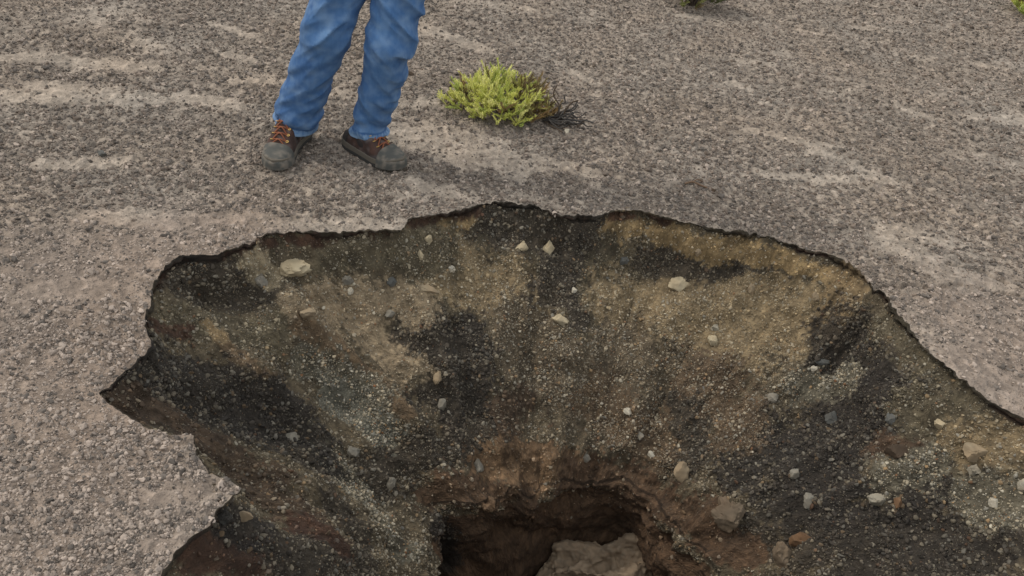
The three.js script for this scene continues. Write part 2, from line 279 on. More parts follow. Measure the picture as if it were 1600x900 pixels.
// single stones: [x, y, z, width, height, kind, label]
const STONES = [
  [-0.741, -0.124, -2.146, 0.109, 0.068, 'cream', 'lumpy cream stone jutting out below the brown crust edge'],
  [-0.837, -0.136, -2.066, 0.049, 0.045, 'grey', 'rounded grey stone just beside the lumpy cream stone'],
  [0.014, -0.124, -2.465, 0.053, 0.036, 'cream', 'blunt cream chip next to the triangular cream stone under the far rim'],
  [0.112, -0.147, -2.504, 0.066, 0.058, 'cream', 'triangular cream stone under the dark overhang of the far rim'],
  [0.627, -0.218, -2.482, 0.08, 0.06, 'cream', 'large rounded tan cobble high on the tan wall of the hole'],
  [0.195, -0.305, -2.282, 0.066, 0.043, 'cream', 'flat pointed cream stone in the middle of the far wall'],
  [0.771, -0.327, -2.32, 0.042, 0.037, 'cream', 'bright cream pebble just below a small grey pebble on the tan wall'],
  [0.778, -0.297, -2.36, 0.027, 0.025, 'pale', 'small round grey pebble directly above a bright cream pebble'],
  [0.897, -0.181, -2.476, 0.033, 0.038, 'tan', 'upright tan pebble beneath the ochre band at the far rim'],
  [-0.228, -0.188, -2.345, 0.031, 0.028, 'white', 'small white pebble in the upper wall near the ochre patch'],
  [-0.3, -0.217, -2.247, 0.083, 0.03, 'tan', 'long tan slab lying aslant on the upper wall'],
  [-0.559, -0.206, -2.166, 0.025, 0.025, 'white', 'small round whitish pebble above the dusty tan slope'],
  [-0.573, -0.171, -2.18, 0.039, 0.032, 'grey', 'blunt grey stone just above a small round whitish pebble'],
  [-0.428, -0.195, -2.233, 0.039, 0.035, 'slate', 'blue-grey stone set into the upper wall near the tan slab'],
  [-0.338, -0.105, -2.292, 0.023, 0.032, 'cream', 'thin upright cream chip in the dark gravel under the crust'],
  [-0.322, -0.073, -2.355, 0.032, 0.03, 'cream', 'cream stone close under the crust beside the ochre patch'],
  [-0.216, -0.434, -2.029, 0.032, 0.046, 'tan', 'upright oval stone standing in the dark middle slope'],
  [-0.189, -0.516, -1.984, 0.032, 0.039, 'grey', 'grey oval stone below the upright oval one on the dark slope'],
  [-0.029, -0.694, -1.879, 0.045, 0.045, 'grey', 'grey stone resting just above the brown ledge'],
  [0.488, -0.542, -2.103, 0.034, 0.027, 'white', 'white stone in the speckled rusty gravel of the middle slope'],
  [0.548, -0.617, -2.064, 0.029, 0.029, 'grey', 'grey pebble lowest in the rusty gravel of the middle slope'],
  [0.692, -0.632, -1.927, 0.058, 0.077, 'tan', 'tall tan slab standing at the end of the brown ledge'],
  [0.831, -0.625, -1.762, 0.108, 0.104, 'stone', 'big rough grey-brown boulder beside the shaft'],
  [1.068, -0.478, -1.748, 0.046, 0.044, 'grey', 'smooth grey cobble on the black slope beyond the big boulder'],
  [1.239, -0.368, -1.697, 0.073, 0.039, 'pale', 'long pale rough stone low on the black slope'],
  [1.173, -0.378, -2.046, 0.047, 0.047, 'slate', 'dark slate cobble on the black upper slope'],
  [0.979, -0.382, -2.112, 0.044, 0.034, 'grey', 'squat grey stone where tan wall meets the black slope'],
  [1.12, -0.299, -2.204, 0.027, 0.022, 'white', 'tiny white chip beside a thin dark flake'],
  [1.146, -0.277, -2.22, 0.06, 0.025, 'slate', 'thin dark flake of rock beside a tiny white chip'],
  [1.374, -0.131, -1.829, 0.032, 0.03, 'cream', 'round cream pebble on the olive slope under the near rim'],
  [1.468, -0.147, -1.745, 0.087, 0.055, 'tan', 'broad tan lump crumbling out of the pale slope'],
  [1.274, -0.241, -1.798, 0.078, 0.05, 'brown', 'broad dark brown lump on the black slope'],
  [1.05, -0.55, -1.646, 0.088, 0.051, 'rust', 'long rusty brown stone low beside the shaft'],
  [0.997, -0.613, -1.61, 0.065, 0.093, 'stone', 'tall rough grey stone at the edge of the shaft'],
  [1.495, -0.204, -1.607, 0.025, 0.027, 'white', 'lone bright white chip in the pale gravel'],
  [1.286, -0.339, -1.673, 0.03, 0.039, 'rust', 'small rusty orange stone beside the long pale stone'],
  [-0.451, -0.55, -1.746, 0.049, 0.038, 'grey', 'grey cobble among black cinders above the gravel gully'],
  [-0.313, -0.649, -1.714, 0.034, 0.045, 'grey', 'upright grey stone in the gravel streak leading down to the shaft'],
  [-0.642, -0.469, -1.702, 0.044, 0.035, 'grey', 'grey stone on the black slope under the pale gravel'],
  [-0.667, -0.2, -2.008, 0.062, 0.031, 'tan', 'flat tan stone on the dusty upper slope'],
  [-0.414, -0.272, -2.152, 0.037, 0.028, 'grey', 'small grey stone at the lower edge of the dusty slope'],
  [0.415, -0.189, -2.555, 0.035, 0.033, 'slate', 'slate pebble in the dark band under the ochre rim'],
  [0.68, -0.1, -2.55, 0.032, 0.027, 'tan', 'tan pebble at the foot of the ochre band'],
  [0.234, -0.25, -2.406, 0.022, 0.022, 'white', 'small pale round pebble in the dark streak of the far wall'],
  [0.596, -0.659, -2.018, 0.029, 0.025, 'white', 'white pebble in a small cluster above the tan slab'],
  [0.36, -0.697, -1.987, 0.032, 0.029, 'grey', 'grey pebble just above the dusty brown ledge'],
  [1.115, -0.131, -2.416, 0.033, 0.03, 'tan', 'tan pebble near the bend of the far rim'],
  [0.021, -0.762, -1.771, 0.056, 0.052, 'tuff', 'round clod of brown ash hanging on the ledge'],
  [-0.573, -0.107, -1.146, 0.065, 0.027, 'tan', 'thin tan flake sticking out under the crust spike'],
  [-0.594, -0.062, -1.105, 0.033, 0.033, 'black', 'black cinder lump tucked under the crust spike'],
  [1.027, -0.452, -1.835, 0.033, 0.033, 'grey', 'small grey stone on the black slope uphill from the smooth cobble'],
  [1.27, -0.199, -1.896, 0.037, 0.032, 'slate', 'slate stone in the brown lumps of the upper black slope'],
  [1.465, -0.184, -1.708, 0.041, 0.032, 'pale', 'pale stone in gravel below the broad tan lump'],
  [1.55, -0.121, -1.613, 0.045, 0.036, 'pale', 'pale grey stone where the pale gravel leaves the picture'],
  [0.141, 0, -3.185, 0.023, 0.023, 'white', 'tiny white pebble on the dark ash below the yellow-green shrub'],
  [0.741, 0, -2.85, 0.032, 0.019, 'brown', 'short brown stone at the end of a dry stick'],
  [-0.615, 0, -3.539, 0.044, 0.028, 'brown', 'brown clod on the ash behind the standing person'],
  [-1.555, 0, -2.49, 0.032, 0.024, 'slate', 'dark ash clod on a pale patch of the open ground'],
];
// ------------------------------------------------------------------ helpers
const lin = (r, g, b) => new THREE.Color().setRGB(r / 255, g / 255, b / 255, THREE.SRGBColorSpace);
const names = {};
const numbered = (n) => { const k = names[n] = (names[n] ?? -1) + 1; return k ? n + '_' + String(k).padStart(3, '0') : n; };
function tag(o, label, category, group, kind) {
  if (label) o.userData.label = label;
  if (category) o.userData.category = category;
  if (group) o.userData.group = group;
  if (kind) o.userData.kind = kind;
  return o;
}
function mesh(name, geometry, material, parent = scene) {
  const m = new THREE.Mesh(geometry, material);
  m.name = parent === scene ? numbered(name) : name;
  m.castShadow = m.receiveShadow = true;
  parent.add(m); return m;
}
function base(name, x = 0, y = 0, z = 0, turn = 0) { const g = new THREE.Group(); g.name = numbered(name); g.position.set(x, y, z); g.rotation.y = turn; scene.add(g); return g; }

// ------------------------------------------------------------------ textures: grain and relief of loose ash
function tileNoise(n, seed, cells, octaves, fn) {   // periodic value noise
  const grids = [];
  const r = rng(seed);
  for (let o = 0; o < octaves; o++) { const c = cells << o; grids.push([c, Float32Array.from({ length: c * c }, r)]); }
  const out = new Float32Array(n * n);
  for (let j = 0; j < n; j++) for (let i = 0; i < n; i++) {
    let s = 0, w = 0, a = 1;
    for (const [c, g] of grids) {
      const x = i / n * c, y = j / n * c, x0 = Math.floor(x), y0 = Math.floor(y); let u = x - x0, v = y - y0; u = u * u * (3 - 2 * u); v = v * v * (3 - 2 * v);
      const x1 = (x0 + 1) % c, y1 = (y0 + 1) % c;
      s += a * mix(mix(g[y0 * c + x0], g[y0 * c + x1], u), mix(g[y1 * c + x0], g[y1 * c + x1], u), v); w += a; a *= 0.72;
    }
    out[j * n + i] = fn(s / w);
  }
  return out;
}
function grey(n, f, srgb, gain = [1, 1, 1]) {
  const d = new Uint8Array(n * n * 4);
  for (let i = 0; i < n * n; i++) { for (let k = 0; k < 3; k++) d[i * 4 + k] = clamp(f[i] * gain[k]) * 255; d[i * 4 + 3] = 255; }
  const t = new THREE.DataTexture(d, n, n); t.wrapS = t.wrapT = THREE.RepeatWrapping; t.magFilter = THREE.LinearFilter; t.minFilter = THREE.LinearMipmapLinearFilter; t.generateMipmaps = true;
  if (srgb) t.colorSpace = THREE.SRGBColorSpace; t.needsUpdate = true; return t;
}
const grainField = tileNoise(1024, 5, 32, 5, (v) => clamp(0.5 + (v - 0.5) * 2.2));
const grainMap = grey(1024, grainField.map((v) => 0.72 + 0.28 * v), true, [1, 0.99, 0.975]);
const grainBump = grey(1024, grainField, false);
const ashMaterial = new THREE.MeshStandardMaterial({ vertexColors: true, map: grainMap, bumpMap: grainBump, bumpScale: 0.007, roughness: 1 });
const wallMaterial = new THREE.MeshStandardMaterial({ vertexColors: true, map: grainMap, bumpMap: grainBump, bumpScale: 0.006, roughness: 0.95 });

// ------------------------------------------------------------------ what the ground is made of; dark and black also colour in some shade
const KINDS = {   // base colour, how much loose gravel, how pale that gravel is
  base: [lin(100, 90, 72), 0.75, 0.5], olive: [lin(99, 91, 73), 0.8, 0.5], tan: [lin(148, 131, 102), 0.75, 0.6], gravel: [lin(104, 93, 76), 1, 0.62],
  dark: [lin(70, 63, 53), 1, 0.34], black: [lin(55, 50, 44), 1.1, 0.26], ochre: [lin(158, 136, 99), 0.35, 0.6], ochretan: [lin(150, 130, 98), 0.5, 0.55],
  brown: [lin(85, 70, 55), 0.35, 0.3], redbrown: [lin(78, 56, 43), 0.15, 0.2], rust: [lin(88, 69, 52), 0.5, 0.35], rustgravel: [lin(103, 87, 68), 1, 0.62],
  pale: [lin(160, 147, 121), 0.5, 0.8], dust: [lin(156, 140, 115), 0.4, 0.7], dustbrown: [lin(122, 103, 80), 0.25, 0.5], grey: [lin(122, 121, 109), 1, 0.95],
  gravelpale: [lin(110, 105, 90), 1, 0.88], tuff: [lin(100, 79, 60), 0.06, 0.3], tuffpale: [lin(127, 103, 78), 0.12, 0.4],
};
const segDist = (p, x, y, z) => {
  const dx = p[3] - p[0], dy = p[4] - p[1], dz = p[5] - p[2], L = dx * dx + dy * dy + dz * dz || 1e-9;
  const t = clamp(((x - p[0]) * dx + (y - p[1]) * dy + (z - p[2]) * dz) / L);
  return Math.hypot(x - p[0] - dx * t, y - p[1] - dy * t, z - p[2] - dz * t);
};
const wallState = { r: 0, g: 0, b: 0, gravel: 0, pale: 0 };
function wallMatter(x, y, z, v) {
  const w1 = fbm(x * 7, y * 7, z * 7, 3), w2 = fbm(x * 7 + 9, y * 7 + 4, z * 7, 3), fine = noise(x * 45, y * 45, z * 45), grit = noise(x * 95 + 3, y * 95, z * 95);
  const hx = x - HOLE[0], hz = z - HOLE[1], rr = Math.hypot(hx, hz) + 1e-6;
  const loose = smooth(-0.84, -0.72, y), streak = loose * fbm(hx / rr * 9 + w1 * 0.25, rr * 1.6, hz / rr * 9, 4) + (1 - loose) * 0.7 * fbm(x * 2, y * 17 + w1, z * 2, 3), thread = loose * noise(hx / rr * 46 + w2, rr * 3, hz / rr * 46);   // matter trickled downhill in streaks
  const k0 = y < -0.80 + 0.04 * w1 ? KINDS.tuff : KINDS.base; let r = k0[0].r, g = k0[0].g, b = k0[0].b, gr = k0[1], pa = k0[2];
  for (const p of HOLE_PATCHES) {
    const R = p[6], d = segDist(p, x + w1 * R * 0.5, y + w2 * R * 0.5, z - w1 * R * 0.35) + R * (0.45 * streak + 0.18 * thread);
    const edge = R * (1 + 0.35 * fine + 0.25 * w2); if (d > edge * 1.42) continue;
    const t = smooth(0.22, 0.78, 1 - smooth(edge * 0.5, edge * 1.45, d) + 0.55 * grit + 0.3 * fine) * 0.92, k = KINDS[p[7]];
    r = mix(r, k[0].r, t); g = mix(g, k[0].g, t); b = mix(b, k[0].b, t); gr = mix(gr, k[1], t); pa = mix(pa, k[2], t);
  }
  if (v < 1.03) {                                                          // the crust's own broken edge: reddish brown ash
    const k = KINDS.redbrown[0], t = smooth(0.12, 0.45, v) * (1 - smooth(0.8, 1.0, v)) * clamp(0.45 + 1.6 * w1 + 0.5 * fine); r = mix(r, k.r * 1.2, t); g = mix(g, k.g * 1.2, t); b = mix(b, k.b * 1.2, t); gr *= 1 - t;
  }
  const m = 1 + 0.28 * streak + 0.12 * thread + 0.26 * fbm(x * 22, y * 22, z * 22, 3) + 0.14 * fine + 0.22 * grit;
  Object.assign(wallState, { r: r * m, g: g * m, b: b * m, gravel: gr, pale: pa }); return wallState;
}
const DUST = lin(184, 172, 158), CINDER = lin(114, 106, 98), WARM = lin(166, 151, 138), SLATE = lin(120, 112, 107);
const ashState = { r: 0, g: 0, b: 0, cover: 0, warm: 0 };
function ashMatter(x, z) {                          // pale dust under a patchy cover of dark cinders
  const w1 = fbm(x * 5, 3.3, z * 8, 4), w2 = fbm(x * 6 + 5, 8.3, z * 9, 4), fine = noise(x * 60, 4, z * 60), mid = noise(x * 24, 2, z * 24);
  let bare = smooth(0.36, 0.7, fbm(x * 1.3, 6.1, z * 4.2, 4)) * 0.55, warm = 0, slate = 0;
  if (Math.hypot(x, z) < 14) for (const p of GROUND_PATCHES) {
    const big = p[7] !== 'pale', R = p[6] * (big ? 1 : 2.1), d = segDist(p, x + w1 * R * (big ? 0.4 : 0.65), 0, z + w2 * R * (big ? 0.4 : 0.5));
    if (d > R * 1.9) continue;
    if (!big) { bare = Math.max(bare, 1 - smooth(R * 0.55, R * 1.2, d + (fine * 0.3 + mid * 0.4) * R)); continue; }
    const t = 1 - smooth(R * 0.4, R * 1.6, d + fine * R * 0.15); if (p[7] === 'warm') warm = Math.max(warm, t); else slate = Math.max(slate, t);
  }
  bare = clamp(bare * (1.18 + 0.6 * w1));
  const cover = clamp((0.86 - 0.3 * warm + 0.14 * slate + 0.25 * fbm(x * 3, 5, z * 4, 3)) * (1 - 0.87 * bare) * clamp(0.78 + 0.9 * noise(x * 42, 9, z * 42) + 0.5 * mid, 0.15, 1.25));
  const k = clamp(cover * 0.74 + 0.5 * fine * cover), base = warm, m = 1 + 0.1 * fbm(x * 2, 1, z * 3, 3) + 0.12 * fine + 0.1 * mid, q = 0.05 * noise(x * 3, 7, z * 3);
  const dr = mix(DUST.r, WARM.r, base), dg = mix(DUST.g, WARM.g, base), db = mix(DUST.b, WARM.b, base);
  ashState.r = mix(dr, CINDER.r, k) * m * (1 + q); ashState.g = mix(dg, CINDER.g, k) * m; ashState.b = mix(db, CINDER.b, k) * m * (1 - q);
  ashState.cover = cover; ashState.warm = warm; return ashState;
}

// ------------------------------------------------------------------ ground sheet and hole
const angles = [];                                 // finer where the picture looks, coarser behind the photographer
{ const a0 = THREE.MathUtils.degToRad(138), a1 = THREE.MathUtils.degToRad(362), n1 = 1180, n2 = 150;
  for (let i = 0; i < n1; i++) angles.push(mix(a0, a1, i / n1));
  for (let i = 0; i < n2; i++) angles.push(mix(a1, a0 + Math.PI * 2, i / n2)); }
const NA = angles.length;
function gridMesh(rows, point, colour, uvOf) {
  const n = rows.length * (NA + 1), pos = new Float32Array(n * 3), col = new Float32Array(n * 3), uv = new Float32Array(n * 2), o = new THREE.Vector3();
  rows.forEach((v, j) => { for (let i = 0; i <= NA; i++) {
    const th = angles[i % NA], k = j * (NA + 1) + i; point(th, v, o); o.toArray(pos, k * 3);
    const c = colour(o.x, o.y, o.z, v); col[k * 3] = c.r; col[k * 3 + 1] = c.g; col[k * 3 + 2] = c.b;
    const q = uvOf(i === NA ? angles[0] + Math.PI * 2 : th, v, o); uv[k * 2] = q[0]; uv[k * 2 + 1] = q[1];
  } });
  const idx = new Uint32Array((rows.length - 1) * NA * 6); let w = 0;
  for (let j = 0; j + 1 < rows.length; j++) for (let i = 0; i < NA; i++) { const a = j * (NA + 1) + i, b = a + 1, c = a + NA + 1, d = c + 1; idx[w++] = a; idx[w++] = c; idx[w++] = b; idx[w++] = b; idx[w++] = c; idx[w++] = d; }
  const g = new THREE.BufferGeometry();
  g.setAttribute('position', new THREE.BufferAttribute(pos, 3)); g.setAttribute('color', new THREE.BufferAttribute(col, 3)); g.setAttribute('uv', new THREE.BufferAttribute(uv, 2));
  g.setIndex(new THREE.BufferAttribute(idx, 1)); g.computeVertexNormals(); return g;
}
const outRows = [0]; { let e = 0, s = 0.0048; while (e < 900) { e += s; outRows.push(e); if (e > 0.8) s *= e < 5 ? 1.0075 : 1.14; } }
const groundGeometry = gridMesh(outRows.slice().reverse(), (th, e, o) => {
  const r = rimR(th) * (e < 2 ? 1 - 0.0 * e : 1) + e, x = HOLE[0] + Math.cos(th) * r, z = HOLE[1] + Math.sin(th) * r; o.set(x, groundHeight(x, z), z);
}, (x, y, z) => ashMatter(x, z), (th, e, o) => [o.x / 0.83, o.z / 0.83]);
tag(mesh('ground', groundGeometry, ashMaterial), 'open flat of grey volcanic ash around the hole', 'ground', null, 'structure');

const inRows = []; for (let i = 0; i <= 14; i++) inRows.push(i / 14); for (let i = 1; i <= 230; i++) inRows.push(1 + i / 230); for (let i = 1; i <= 70; i++) inRows.push(2 + i / 70); for (let i = 1; i <= 4; i++) inRows.push(3 + i / 4);
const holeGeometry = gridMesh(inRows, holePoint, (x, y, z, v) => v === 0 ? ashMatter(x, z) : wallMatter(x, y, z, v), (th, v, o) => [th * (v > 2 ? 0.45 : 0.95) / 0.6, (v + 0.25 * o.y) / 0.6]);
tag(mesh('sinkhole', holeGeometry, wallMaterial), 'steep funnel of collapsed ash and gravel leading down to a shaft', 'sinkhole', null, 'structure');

// ------------------------------------------------------------------ loose gravel: rock shapes shared by thousands of grains
function rockGeometry(seed, detail, rough, cuts) {
  const r = rng(seed), g = new THREE.IcosahedronGeometry(1, detail), p = g.attributes.position, v = new THREE.Vector3();
  const planes = Array.from({ length: cuts }, () => [new THREE.Vector3(r() * 2 - 1, r() * 2 - 1, r() * 2 - 1).normalize(), 0.52 + 0.36 * r()]);
  const s = seed * 3.7, map = new Map();
  for (let i = 0; i < p.count; i++) {
    v.fromBufferAttribute(p, i).normalize();
    let d = 1 + rough * fbm(v.x * 1.6 + s, v.y * 1.6, v.z * 1.6, 2) + rough * 0.45 * noise(v.x * 5 + s, v.y * 5, v.z * 5);
    for (const [n, h] of planes) { const c = v.dot(n); if (c * d > h) d = h / c + 0.0 * d; }
    v.multiplyScalar(d); p.setXYZ(i, v.x, v.y, v.z);
  }
  g.deleteAttribute('uv'); return g;
}
const flat = (g) => { g.computeVertexNormals(); return g; };
const soft = (g) => { g.deleteAttribute('normal'); const m = mergeVertices(g, 1e-4); m.computeVertexNormals(); return m; };
const grains = [11, 12, 13, 14, 15].map((s) => flat(rockGeometry(s, 1, 0.22, 7)));
const clods = [21, 22, 23, 24, 25].map((s) => soft(rockGeometry(s, 2, 0.75, 1)));
const grainMaterial = new THREE.MeshStandardMaterial({ roughness: 0.85 }), clodMaterial = new THREE.MeshStandardMaterial({ roughness: 1 });

function scatter(name, label, category, shapes, material, items) {
  const q = new THREE.Quaternion(), e = new THREE.Euler(), M = new THREE.Matrix4(), p = new THREE.Vector3(), s = new THREE.Vector3(), c = new THREE.Color(), r = rng(99);
  shapes.forEach((g, k) => {
    const own = items.filter((_, i) => i % shapes.length === k), im = new THREE.InstancedMesh(g, material, own.length);
    own.forEach((it, i) => { e.set(r() * 6.3, r() * 6.3, r() * 6.3); q.setFromEuler(e); p.set(it[0], it[1], it[2]);
      s.set(it[3] * (0.8 + 0.5 * r()), it[3] * (0.55 + 0.35 * r()), it[3] * (0.8 + 0.5 * r())); im.setMatrixAt(i, M.compose(p, q, s)); im.setColorAt(i, c.setRGB(it[4], it[5], it[6])); });
    im.name = numbered(name); im.castShadow = im.receiveShadow = true; tag(im, label, category, null, 'stuff'); scene.add(im);
  });
}
function sampler(g, rows, keep) {                  // picks grid cells with a chance proportional to their area
  const p = g.attributes.position, cells = [], cum = []; let total = 0;
  const a = new THREE.Vector3(), b = new THREE.Vector3(), c = new THREE.Vector3();
  for (let j = 0; j + 1 < rows.length; j++) { if (!keep(rows[j])) continue; for (let i = 0; i < NA; i++) {
    const k = j * (NA + 1) + i; a.fromBufferAttribute(p, k); b.fromBufferAttribute(p, k + 1).sub(a); c.fromBufferAttribute(p, k + NA + 1).sub(a);
    total += b.cross(c).length(); cells.push(k); cum.push(total); } }
  return (u1, u2, u3, o) => { const x = u1 * total; let lo = 0, hi = cum.length - 1; while (lo < hi) { const m = lo + hi >> 1; if (cum[m] < x) lo = m + 1; else hi = m; }
    const k = cells[lo]; a.fromBufferAttribute(p, k); b.fromBufferAttribute(p, k + 1); c.fromBufferAttribute(p, k + NA + 1); o.copy(a).addScaledVector(b.sub(a), u2).addScaledVector(c.sub(a), u3); o.row = rows[Math.floor(k / (NA + 1))]; return o; };
}
{
  const pick = sampler(holeGeometry, inRows, (v) => v >= 0.8 && v < 2.35), r = rng(7), o = new THREE.Vector3(), items = [], tones = [lin(176, 164, 140), lin(150, 146, 134), lin(196, 188, 168), lin(160, 132, 96), lin(132, 92, 60), lin(118, 118, 114)];
  for (let n = 0; n < 380000; n++) {
    pick(r(), r(), r(), o); const back = o.z > -0.95 || o.x > 1.75; const m = wallMatter(o.x, o.y, o.z, o.row);
    const clump = clamp(0.75 + 0.9 * fbm(o.x * 9, o.y * 9, o.z * 9, 2), 0.15, 1.3); const u = r(), a = r(), b = r(), t = tones[Math.floor(r() * r() * tones.length)];
    if (u > m.gravel * clump * (back ? 0.3 : 0.8)) continue;
    const size = 0.0013 + 0.0017 * a * a + (0.0055 + 0.005 * clamp(0.5 - m.pale) * 2) * Math.pow(b, 9);
    const light = r() < 0.25 + 0.6 * m.pale ? m.pale * (0.35 + 0.85 * r()) : 0, f = 0.5 + (1.2 + 0.8 * (1 - m.pale)) * r() * r();
    items.push([o.x, o.y + size * 0.2, o.z, size, mix(m.r * f, t.r, light), mix(m.g * f, t.g, light), mix(m.b * f, t.b, light)]);
  }
  scatter('gravel', 'loose mixed gravel and cinders coating the wall of the hole', 'gravel', grains, grainMaterial, items);
}
{
  const r = rng(8), items = [], darkTone = lin(106, 99, 92), brownTone = lin(122, 110, 99), lightTone = lin(162, 149, 137); let tries = 0;
  while (items.length < 540000 && tries++ < 3000000) {   // cinders and ash clods on the open ground, thinning out with distance
    const d = 0.9 + 11 * Math.pow(r(), 1.95), a = (r() - 0.5) * 2.1, x = Math.sin(a) * d, z = -Math.cos(a) * d; const u = r(), u2 = r(), u3 = r(), u4 = r(), u5 = r();
    const th = Math.atan2(z - HOLE[1], x - HOLE[0]); if (Math.hypot(x - HOLE[0], z - HOLE[1]) < rimR(th) + 0.004) continue;
    if (Math.abs(a) > (d < 2.2 ? 1.0 : 0.92)) continue;
    const m = ashMatter(x, z); if (u > m.cover) continue;
    const size = (0.0013 + 0.0024 * u2 * u2 + 0.0055 * Math.pow(u3, 12)) * (0.86 + 0.11 * d), f = 0.62 + 0.65 * u4, w = u5 < 0.2 + 0.55 * m.warm ? lightTone : u5 < 0.6 ? brownTone : darkTone;
    items.push([x, groundHeight(x, z) + size * (-0.4 + 0.7 * r()), z, size, w.r * f, w.g * f, w.b * f]);
  }
  scatter('ash_clods', 'small grey ash clods strewn over the open ground', 'ash clods', clods, clodMaterial, items);
}
// ------------------------------------------------------------------ single stones
const TONES = { cream: lin(166, 153, 126), white: lin(184, 177, 160), pale: lin(148, 141, 125), tan: lin(143, 127, 103), grey: lin(120, 115, 104), stone: lin(106, 92, 75), slate: lin(88, 88, 84), brown: lin(78, 64, 50), rust: lin(108, 82, 58), black: lin(56, 54, 50), tuff: lin(112, 90, 68) };
const stoneMaterial = new THREE.MeshStandardMaterial({ vertexColors: true, roughness: 0.92 });
function paintStone(g, c, seed, freq = 1) {
  const p = g.attributes.position, col = new Float32Array(p.count * 3);
  for (let i = 0; i < p.count; i++) { const x = p.getX(i) * freq + seed, y = p.getY(i) * freq, z = p.getZ(i) * freq;
    const m = 1 + 0.3 * fbm(x * 2, y * 2, z * 2, 3) + 0.16 * noise(x * 9, y * 9, z * 9), q = 0.06 * noise(x * 3, y * 3 + 5, z * 3); col.set([c.r * m * (1 + q), c.g * m, c.b * m * (1 - q)], i * 3); }
  g.setAttribute('color', new THREE.BufferAttribute(col, 3)); return g;
}
STONES.forEach(([x, y, z, w, h, kind, label], i) => {
  const r = rng(500 + i * 7), open = y === 0, big = w > 0.055;
  let g = soft(rockGeometry(300 + i, big ? 12 : 8, label.includes('lump') || kind === 'stone' || kind === 'tuff' ? 0.5 : 0.26, kind === 'tuff' ? 2 : 13));
  g.computeBoundingBox(); const b = g.boundingBox.getSize(new THREE.Vector3()), mid = g.boundingBox.getCenter(new THREE.Vector3());
  const spin = (r() - 0.5) * 0.7; g.translate(-mid.x, -mid.y, -mid.z);
  if (label.includes('triangular')) { const p = g.attributes.position; for (let k = 0; k < p.count; k++) { const t = (p.getY(k) / b.y + 0.5); p.setX(k, p.getX(k) * (1.25 - 1.05 * t) + 0.25 * t); } g.computeVertexNormals(); }
  const dep = Math.min(w, h) * (0.85 + 0.3 * r()); g.scale(w / b.x, h / b.y * 1.12, dep / b.z);
  if (label.includes('flake') || label.includes('slab')) g.scale(1, 1, 0.55);
  { const p = g.attributes.position, q = 3.2 / Math.max(w, h), a = Math.min(w, h); for (let k = 0; k < p.count; k++) { const m = 1 + 0.16 * fbm(p.getX(k) * q + i, p.getY(k) * q, p.getZ(k) * q, 3) + 0.05 * noise(p.getX(k) * q * 5, p.getY(k) * q * 5, p.getZ(k) * q * 5); p.setXYZ(k, p.getX(k) * m, p.getY(k) * m, p.getZ(k) * m); } }
  g = toCreasedNormals(g, 0.6); paintStone(g, TONES[kind], i * 3.1, 0.7 / Math.max(w, h));
  g.rotateX(-0.55 + (r() - 0.5) * 0.5); g.rotateZ(spin);
  const o = mesh('stone', g, stoneMaterial); o.position.set(x, y + (open ? h * 0.3 : h * 0.14), z + (open ? 0 : dep * 0.12));
  tag(o, label, 'stone', open ? 'stray stones on the open ash' : 'stones set in the wall of the hole');
});
{ // the rock mass showing at the bottom of the shaft
  const g = soft(rockGeometry(881, 70, 0.3, 12)); g.scale(0.42, 0.3, 0.24); const p = g.attributes.position, n = g.attributes.normal;
  for (let i = 0; i < p.count; i++) { const x = p.getX(i), y = p.getY(i), z = p.getZ(i), d = 0.035 * fbm(x * 4, y * 4, z * 4, 3) + 0.014 * fbm(x * 15, y * 15, z * 15, 3) + 0.013 * Math.abs(noise(x * 48, y * 48, z * 48)) + 0.004 * noise(x * 110, y * 110, z * 110); p.setXYZ(i, x + n.getX(i) * d, y + n.getY(i) * d, z + n.getZ(i) * d); }
  g.computeVertexNormals(); paintStone(g, lin(140, 123, 102), 4.4, 18);
  const o = mesh('boulder', g, stoneMaterial); o.position.set(0.53, -1.38, -1.86); o.rotation.z = 0.35; tag(o, 'large pale tan rock bulging at the bottom of the dark shaft', 'boulder');
}
{ // dry stick on the ash
  const c = new THREE.CatmullRomCurve3([[0.63, 0.012, -2.865], [0.66, 0.021, -2.872], [0.695, 0.016, -2.862], [0.735, 0.012, -2.85]].map((a) => new THREE.Vector3(...a)));
  const g = mergeGeometries([new THREE.TubeGeometry(c, 14, 0.0038, 6), new THREE.TubeGeometry(new THREE.CatmullRomCurve3([[0.66, 0.02, -2.872], [0.68, 0.028, -2.886], [0.705, 0.018, -2.893]].map((a) => new THREE.Vector3(...a))), 8, 0.0024, 5)]);
  tag(mesh('stick', g, new THREE.MeshStandardMaterial({ color: lin(104, 84, 66), roughness: 0.95 })), 'thin dry brown stick lying on the ash beyond the far rim', 'stick');
}

